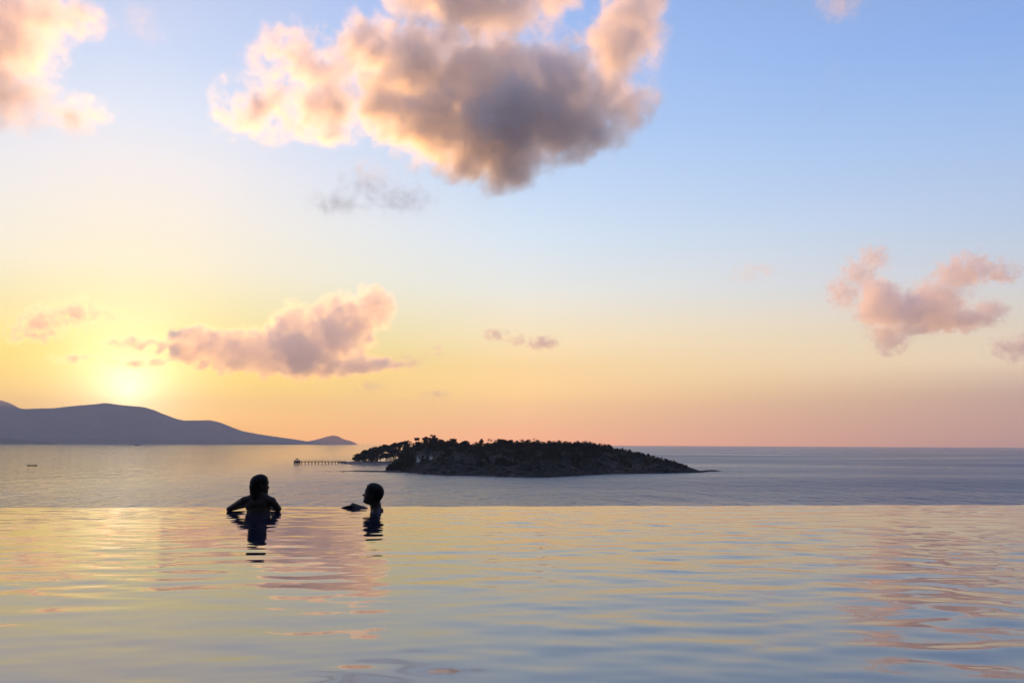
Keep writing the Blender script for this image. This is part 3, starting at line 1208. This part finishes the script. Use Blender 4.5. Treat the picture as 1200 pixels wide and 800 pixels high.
# --- the woman, seen from behind, arms on the rim, face turned to the right
WD = at_plane(297, 600.5, 0).y
Q = lambda px, py, dy=0.0: at_depth(px, py, WD + dy)
base = Vector((Q(300, 600).x, WD, 0))
per = thing('person', 'woman seen from behind, elbows out on the pool rim, face turned to the right', 'person', base, 0, 'people in the pool')
I = Matrix.Translation(-base)
rimy = edge(base.x)


def W_(px, py, dy=0.0):
    return Q(px, py, dy) - base


bm = Blob()
# torso under and above the water
ell(bm, (W_(302.5, 600).x, 0.02, -0.30), (0.135, 0.095, 0.22))
ell(bm, (W_(302.5, 600).x, 0.02, -0.56), (0.165, 0.115, 0.16))
ell(bm, (W_(302.0, 600).x, 0.03, -0.05), (0.119, 0.086, 0.20))
ell(bm, W_(302.3, 591, 0.03), (0.126, 0.076, 0.095))
# thighs in the water
cap(bm, (0.09, 0.02, -0.62), (0.10, -0.02, -1.0), 0.085, 0.06, 14, 14)
cap(bm, (-0.05, 0.02, -0.62), (-0.06, -0.02, -1.0), 0.085, 0.06, 14, 14)
cap(bm, (0.10, -0.02, -1.0), (0.10, -0.10, -1.37), 0.056, 0.04, 12, 12)
cap(bm, (-0.06, -0.02, -1.0), (-0.06, -0.10, -1.37), 0.056, 0.04, 12, 12)
# shoulders and the slope of the neck
shl, shr = W_(286.5, 586.2, 0.02), W_(318.6, 587.0, 0.02)
cap(bm, shl, W_(300, 584.5, 0.02), 0.040, 0.045)
cap(bm, shr, W_(306, 584.5, 0.02), 0.040, 0.045)
cap(bm, W_(289, 584.3, 0.02), W_(301, 580.5, 0.02), 0.024, 0.038)
cap(bm, W_(318, 585.0, 0.02), W_(306, 580.5, 0.02), 0.024, 0.038)
neck0, neck1 = W_(303.2, 583.5, 0.02), W_(304.2, 575, 0.025)
cap(bm, neck0, neck1, 0.055, 0.052)
# arms: upper arm out to the elbow, forearm along the rim in front of her
ell_, elr = W_(268.4, 596.2, 0.16), W_(326.2, 596.0, 0.12)
cap(bm, shl, ell_, 0.040, 0.024, 14)
cap(bm, shr, elr, 0.038, 0.030, 14)
wl, wrr = W_(285, 596.6, 0.36), W_(307, 596.6, 0.40)
wl.z = wrr.z = 0.035
cap(bm, ell_, wl, 0.025, 0.020, 12)
cap(bm, elr, wrr, 0.029, 0.021, 12)
hand(bm, wl, (1, 0.12, -0.05), (0, 0, 1), 0.86, 0.3, -1)
hand(bm, wrr, (-1, 0.10, -0.05), (0, 0.2, 1), 0.86, 0.3, 1)
hc = W_(305.0, 569.4, 0.03)
TH = Matrix.Translation(hc) @ Matrix.Rotation(R(36), 4, 'Z') @ Matrix.Rotation(R(-2), 4, 'Y')
head(bm, TH, 0.86)
body = remesh(bm, 'body', 0.0034, 2, M_skin_f, per)


def hairline(nape, front=0.078):
    def f(deg, z):
        line = np.interp(deg, [0, 35, 58, 72, 80, 92, 104, 118, 180], [front, front - 0.004, 0.050, 0.030, -0.004, 0.0, 0.032, nape * 0.7, nape])
        return np.clip((z - line) / 0.008 + 0.5, 0, 1)
    return f


bm = Blob()
v, f = head_grid(False, 0.0085, hairline(-0.07))
add_grid(bm, TH, 0.86, v, f)
for k in range(26):                      # wet length clinging to the nape and the top of the back
    t = k / 25
    c_ = Vector((-0.072 + 0.006 * t, 0.010, 0.0 - 0.145 * t))
    r_ = (0.038 - 0.012 * t, 0.058 - 0.006 * t, 0.026)
    bm.sphere(TH @ Matrix.Translation(c_ * 0.88) @ Matrix.Diagonal((*r_, 1)))
for k in range(10):                      # tucked behind the ears
    t = k / 9
    for y in (-1, 1):
        bm.sphere(TH @ Matrix.Translation(Vector((-0.038 - 0.012 * t, y * (0.066 - 0.012 * t), 0.02 - 0.10 * t)) * 0.88) @ Matrix.Diagonal((0.020, 0.014, 0.022, 1)))
remesh(bm, 'hair', 0.0035, 3, M_hair, per)

# --- the man, in profile to the left, up to the neck in the water
MD = at_plane(437, 598.2, 0).y
Q2 = lambda px, py, dy=0.0: at_depth(px, py, MD + dy)
base2 = Vector((Q2(438, 598).x, MD, 0))
man = thing('person', 'man up to his neck in the pool, in profile facing left, arm on the rim', 'person', base2, 0, 'people in the pool')
V_ = lambda px, py, dy=0.0: Q2(px, py, dy) - base2
bm = Blob()
ell(bm, (0.03, 0.0, -0.22), (0.135, 0.19, 0.16))
ell(bm, (0.03, 0.0, -0.42), (0.12, 0.165, 0.22))
ell(bm, (0.03, 0.0, -0.66), (0.115, 0.165, 0.15))
cap(bm, (0.03, 0.10, -0.72), (0.0, 0.11, -1.08), 0.09, 0.065, 14, 14)
cap(bm, (0.03, -0.10, -0.72), (0.0, -0.11, -1.08), 0.09, 0.065, 14, 14)
cap(bm, (0.0, 0.11, -1.08), (0.08, 0.11, -1.37), 0.06, 0.045, 12, 10)
cap(bm, (0.0, -0.11, -1.08), (0.08, -0.11, -1.37), 0.06, 0.045, 12, 10)
cap(bm, (0.03, 0.20, -0.115), (0.03, -0.20, -0.125), 0.058, 0.058)
cap(bm, (0.035, 0.16, -0.07), (0.03, 0, 0.012), 0.042, 0.05)
cap(bm, (0.035, -0.16, -0.08), (0.03, 0, 0.012), 0.042, 0.05)
cap(bm, (0.035, 0.0, -0.06), V_(438.6, 581, 0), 0.058, 0.052)
ell(bm, V_(443.5, 598.0), (0.05, 0.06, 0.035))
# far arm forward onto the rim: shoulder, elbow under water, forearm rising to the hand
sh2 = Vector((0.02, 0.2, -0.125))
elb = V_(427.5, 598.6, 0.30)
elb.z = -0.022
wr2 = V_(413.6, 592.3, 0.38)
cap(bm, sh2, elb, 0.047, 0.038, 14)
cap(bm, elb, wr2, 0.040, 0.029, 14)
hand(bm, wr2 + Vector((0.004, 0, 0.0)), (-0.97, 0.02, -0.18), (-0.15, 0, 1), 0.95, 0.16, 1)
# near arm hanging under the water
cap(bm, (0.03, -0.21, -0.13), (0.04, -0.27, -0.42), 0.046, 0.038, 14)
cap(bm, (0.04, -0.27, -0.42), (-0.12, -0.24, -0.60), 0.037, 0.026, 14)
hand(bm, (-0.12, -0.24, -0.60), (-0.8, 0.1, -0.6), (-0.5, -0.2, 0.8), 0.95, 0.3, 1)
hc2 = V_(436.8, 580.0, 0)
TM = Matrix.Translation(hc2) @ Matrix.Rotation(R(180 - 6), 4, 'Z') @ Matrix.Rotation(R(-11), 4, 'Y')
head(bm, TM, 0.91, True)
remesh(bm, 'body', 0.0034, 2, M_skin_m, man)
bm = Blob()
v, f = head_grid(True, 0.011, hairline(-0.066, 0.080))
add_grid(bm, TM, 0.91, v, f)
remesh(bm, 'hair', 0.0035, 3, M_hair, man)

# ------------------------------------------------------------------ clouds


def cloud_material(name, aniso, dens, col=(1, 1, 1)):
    m, nt = mat_new(name)
    out = nt.nodes.new('ShaderNodeOutputMaterial')
    p = nt.nodes.new('ShaderNodeVolumePrincipled')
    p.inputs['Color'].default_value = (*col, 1)
    p.inputs['Density'].default_value = dens
    p.inputs['Anisotropy'].default_value = aniso
    p.inputs['Density Attribute'].default_value = 'density'
    nt.links.new(p.outputs[0], out.inputs['Volume'])
    return m


def cloud(name, label, puffs, dist, vox_px=1.8, nscale=1.0, amp=0.9, soft=0.35, dens=0.008, aniso=0.55, thick=1.0, seed=0, group='clouds in the evening sky', flat=0.0, detail=7, rough=0.58):
    """puffs: (px, py, rx px, ry px, strength).  A real body of vapour `dist` metres off, as deep as it is wide, its density worked out on a grid."""
    rr = random.Random(seed)
    cs = []
    for (px, py, rx, ry, st) in puffs:
        D = dist * (1 + rr.uniform(-1, 1) * 0.25 * rx / F)
        d = ray(px, py)
        c_ = CAM + d * (dist / d.dot(fwd)) + Vector((0, 1, 0)) * rr.uniform(-0.5, 0.5) * rx / F * dist * thick
        cs.append((c_, rx / F * dist, min(rx, max(ry, rx * 0.6)) / F * dist * thick, ry / F * dist, st))
    ctr = sum((c_[0] for c_ in cs), Vector()) / len(cs)
    pad = 1.25
    lo = Vector([min(c_[0][i] - ctr[i] - c_[1 + i] * pad for c_ in cs) for i in range(3)])
    hi = Vector([max(c_[0][i] - ctr[i] + c_[1 + i] * pad for c_ in cs) for i in range(3)])
    vox = vox_px / F * dist
    ng = bpy.data.node_groups.new(name + ' vapour', 'GeometryNodeTree')
    ng.interface.new_socket('Geometry', in_out='INPUT', socket_type='NodeSocketGeometry')
    ng.interface.new_socket('Geometry', in_out='OUTPUT', socket_type='NodeSocketGeometry')
    A, K = ng.nodes.new, ng.links.new
    go = A('NodeGroupOutput')
    pos = A('GeometryNodeInputPosition').outputs[0]

    def vm(op, a, b_):
        n_ = A('ShaderNodeVectorMath')
        n_.operation = op
        for i, x in enumerate((a, b_)):
            if x is None:
                continue
            if isinstance(x, (tuple, Vector)):
                n_.inputs[i].default_value = tuple(x)
            else:
                K(x, n_.inputs[i])
        return n_

    def ma(op, a, b_=None, c_=None):
        n_ = A('ShaderNodeMath')
        n_.operation = op
        for i, x in enumerate((a, b_, c_)):
            if x is None:
                continue
            if isinstance(x, (int, float)):
                n_.inputs[i].default_value = x
            else:
                K(x, n_.inputs[i])
        return n_.outputs[0]

    big = max(c_[1] for c_ in cs)
    warp = A('ShaderNodeTexNoise')
    warp.noise_dimensions = '3D'
    warp.inputs['Scale'].default_value = 1.1 * nscale / big
    warp.inputs['Detail'].default_value = 3
    off = vm('ADD', pos, (seed * 911.0, seed * 77.0, seed * 333.0)).outputs[0]
    K(off, warp.inputs['Vector'])
    wv = vm('SCALE', vm('SUBTRACT', warp.outputs['Color'], (0.5, 0.5, 0.5)).outputs[0], None)
    wv.inputs['Scale'].default_value = big * 0.55 / nscale
    P = vm('ADD', pos, wv.outputs[0]).outputs[0]
    fsum = None
    for c_, rx, ry, rz, st in cs:
        q_ = vm('MULTIPLY', vm('SUBTRACT', P, c_ - ctr).outputs[0], (1 / rx, 1 / ry, 1 / rz)).outputs[0]
        l_ = vm('LENGTH', q_, None).outputs['Value']
        v_ = ma('SUBTRACT', st, ma('MULTIPLY', l_, st)) if st != 1 else ma('SUBTRACT', 1.0, l_)
        fsum = v_ if fsum is None else ma('SMOOTH_MAX', fsum, v_, 0.15)
    nz = A('ShaderNodeTexNoise')
    nz.noise_dimensions = '3D'
    nz.inputs['Scale'].default_value = 2.2 * nscale / big
    nz.inputs['Detail'].default_value = detail
    nz.inputs['Roughness'].default_value = rough
    K(off, nz.inputs['Vector'])
    n_ = ma('MULTIPLY', ma('SUBTRACT', nz.outputs['Fac'], 0.5), 2.0 * amp)
    d_ = ma('ADD', fsum, n_)
    mr_ = A('ShaderNodeMapRange')
    mr_.interpolation_type = 'LINEAR'
    mr_.inputs['From Min'].default_value = 0.05
    mr_.inputs['From Max'].default_value = 0.05 + soft
    K(d_, mr_.inputs['Value'])
    # nothing outside the loose hull
    hull_ = A('ShaderNodeMapRange')
    hull_.inputs['From Min'].default_value = -0.22
    hull_.inputs['From Max'].default_value = 0.1
    K(fsum, hull_.inputs['Value'])
    dn = ma('MULTIPLY', ma('POWER', mr_.outputs[0], 1.7), hull_.outputs[0])
    vc = A('GeometryNodeVolumeCube')
    K(dn, vc.inputs['Density'])
    vc.inputs['Min'].default_value = tuple(lo)
    vc.inputs['Max'].default_value = tuple(hi)
    for i, a_ in enumerate('XYZ'):
        vc.inputs['Resolution ' + a_].default_value = max(8, min(620, int((hi[i] - lo[i]) / (vox * (1.6 if i == 1 else 1)))))
    smn = A('GeometryNodeSetMaterial')
    K(vc.outputs[0], smn.inputs['Geometry'])
    mat = cloud_material(name + ' vapour', aniso, dens)
    smn.inputs['Material'].default_value = mat
    K(smn.outputs[0], go.inputs[0])
    me = bpy.data.volumes.new('cloud')
    me.materials.append(mat)
    o = bpy.data.objects.new('cloud', me)
    COL.objects.link(o)
    o.location = ctr
    md = o.modifiers.new('vapour', 'NODES')
    md.node_group = ng
    tag(o, label, 'cloud', group)
    return o


cloud('big', 'largest cloud at the top, grey in the middle with orange left and right shoulders', [
    (575, 150, 110, 74, 1), (560, 95, 130, 75, 1), (650, 125, 95, 66, 1), (490, 70, 85, 70, 1), (560, 15, 110, 60, 1), (450, 120, 66, 48, 0.9), (388, 130, 58, 44, 0.7),
    (322, 132, 60, 48, 0.5), (345, 66, 58, 48, 0.5), (374, 100, 46, 44, 0.58), (722, 70, 54, 64, 0.85), (745, 15, 46, 60, 0.9), (690, 150, 66, 46, 0.8), (580, 198, 78, 36, 0.85), (500, -40, 80, 50, 1), (735, 115, 42, 38, 0.75),
    (435, 55, 48, 54, 0.85), (640, -10, 50, 26, 0.75), (600, 150, 110, 62, 1.12), (510, 150, 90, 48, 1.1), (670, 155, 66, 44, 1.1), (580, 190, 76, 38, 1.15)],
    3200, 1.35, 2.0, 1.3, 0.8, 0.055, 0.62, 0.9, 3, rough=0.68, detail=9)
cloud('left', 'orange cloud cut off by the top left corner', [
    (15, 60, 78, 78, 1), (60, 30, 60, 44, 0.9), (-30, 100, 70, 70, 1), (78, 130, 56, 30, 0.7), (20, 118, 64, 48, 0.9), (95, 25, 40, 34, 0.8), (-60, 20, 80, 80, 1), (0, 0, 70, 50, 1)],
    3200, 1.35, 2.0, 1.25, 0.8, 0.024, 0.62, 0.8, 4, rough=0.68, detail=9)
cloud('pink', 'long pink cloud with a raised right end, right of the setting sun', [
    (225, 404, 46, 30, 1.3), (270, 408, 60, 31, 1.3), (320, 412, 66, 33, 1.3), (370, 405, 62, 46, 1.3), (345, 385, 40, 34, 1.2), (405, 383, 48, 42, 1.3), (438, 364, 30, 34, 1.2), (400, 426, 60, 18, 1.1), (448, 428, 40, 11, 0.7)],
    9000, 0.9, 2.2, 0.95, 0.32, 0.013, 0.58, 0.5, 5, rough=0.66, detail=9)
cloud('right', 'peach and mauve cloud low in the right part of the sky', [
    (1040, 357, 38, 36, 1.2), (1075, 368, 50, 32, 1.2), (1100, 350, 42, 30, 1), (1130, 372, 50, 20, 1), (1160, 366, 32, 20, 1), (1046, 392, 30, 28, 0.8), (1118, 325, 32, 28, 0.8), (1142, 314, 32, 26, 0.8), (1168, 318, 38, 18, 0.75), (1028, 345, 26, 24, 0.9)],
    7000, 0.8, 2.1, 1.3, 0.45, 0.015, 0.6, 0.8, 6, rough=0.68, detail=9)
cloud('finger', 'small slanting peach cloud left of the peach and mauve cloud', [
    (1020, 305, 26, 22, 0.75), (1004, 323, 28, 26, 0.8), (988, 343, 26, 26, 0.75)], 7000, 0.7, 1.7, 1.4, 0.6, 0.013, 0.5, 0.8, 7, rough=0.68)
cloud('far right', 'small peach cloud cut off by the right edge of the view', [
    (1190, 408, 30, 20, 0.8), (1215, 404, 34, 22, 1)], 8000, 0.8, 1.6, 1.3, 0.6, 0.012, 0.45, 0.8, 8, rough=0.68)
cloud('yellow', 'broken yellow wisp of cloud above the left end of the mountains', [
    (52, 380, 42, 26, 0.75), (84, 366, 34, 24, 0.75), (122, 367, 28, 12, 0.75), (30, 392, 30, 16, 0.6)], 9000, 0.7, 1.8, 1.5, 0.6, 0.014, 0.55, 0.8, 9, rough=0.7)
cloud('halo', 'thin bright streaks of cloud right above the setting sun', [
    (135, 409, 30, 11, 0.8), (158, 424, 50, 10, 0.75), (170, 405, 60, 11, 0.7), (95, 420, 36, 10, 0.7)], 11000, 0.8, 1.8, 1.4, 0.7, 0.010, 0.6, 0.8, 13, rough=0.68)
cloud('wisp', 'grey wisp hanging under the left side of the largest cloud', [
    (432, 215, 40, 32, 0.75), (400, 240, 46, 20, 0.75), (470, 230, 52, 24, 0.75)], 3300, 0.9, 1.8, 1.5, 0.8, 0.010, 0.4, 0.8, 10, rough=0.7)
cloud('small', 'row of three tiny grey cloudlets in the middle of the sky', [
    (580, 392, 20, 10, 0.8), (608, 398, 16, 9, 0.8), (636, 402, 27, 11, 0.85)], 9000, 0.6, 1.6, 1.3, 0.6, 0.014, 0.3, 0.8, 11, rough=0.66)
cloud('top', 'small pale puff at the top edge, right of the largest cloud', [
    (987, 2, 36, 26, 0.85), (1010, -15, 36, 24, 1)], 3200, 0.9, 1.6, 1.3, 0.7, 0.012, 0.5, 0.8, 12, rough=0.68)

cloud('pale', 'faint pale wisp high in the sky between the corner cloud and the largest cloud', [
    (162, 20, 30, 30, 0.7), (176, 42, 34, 18, 0.65)], 3300, 0.9, 1.8, 1.4, 0.9, 0.005, 0.5, 0.8, 21, rough=0.7)
cloud('streak', 'thin grey upright streak of vapour in the blue upper right sky', [
    (975, 92, 16, 34, 0.6), (966, 128, 18, 34, 0.62)], 3300, 0.9, 1.8, 1.3, 0.9, 0.004, 0.3, 0.8, 22, rough=0.68)
cloud('scrap', 'tiny scattered peach scrap of cloud between the island and the right cloud', [
    (892, 314, 34, 14, 0.65), (866, 328, 22, 10, 0.6)], 7000, 0.8, 1.8, 1.4, 0.8, 0.006, 0.5, 0.8, 23, rough=0.68)
cloud('tail', 'loose small scraps of cloud trailing off the right end of the long pink cloud', [
    (478, 423, 30, 14, 0.65), (510, 409, 20, 10, 0.6), (510, 462, 24, 8, 0.65), (436, 452, 26, 9, 0.6)], 9000, 0.8, 1.8, 1.4, 0.8, 0.009, 0.4, 0.8, 24, rough=0.68)

# ------------------------------------------------------------------ air
HZ = HAZE_R
b = MB()
b.box(-HZ, HZ, -HZ, HZ, SEA - 14, HAZE_TOP)
hz_ = b.build('haze', None)
m, nt2 = mat_new('evening air')
out = nt2.nodes.new('ShaderNodeOutputMaterial')
p = nt2.nodes.new('ShaderNodeVolumePrincipled')
p.inputs['Color'].default_value = (1.0, 0.89, 0.88, 1)
p.inputs['Density'].default_value = HAZE_D
p.inputs['Anisotropy'].default_value = 0.22
nt2.links.new(p.outputs[0], out.inputs['Volume'])
hz_.data.materials.append(m)
hz_['kind'] = 'stuff'
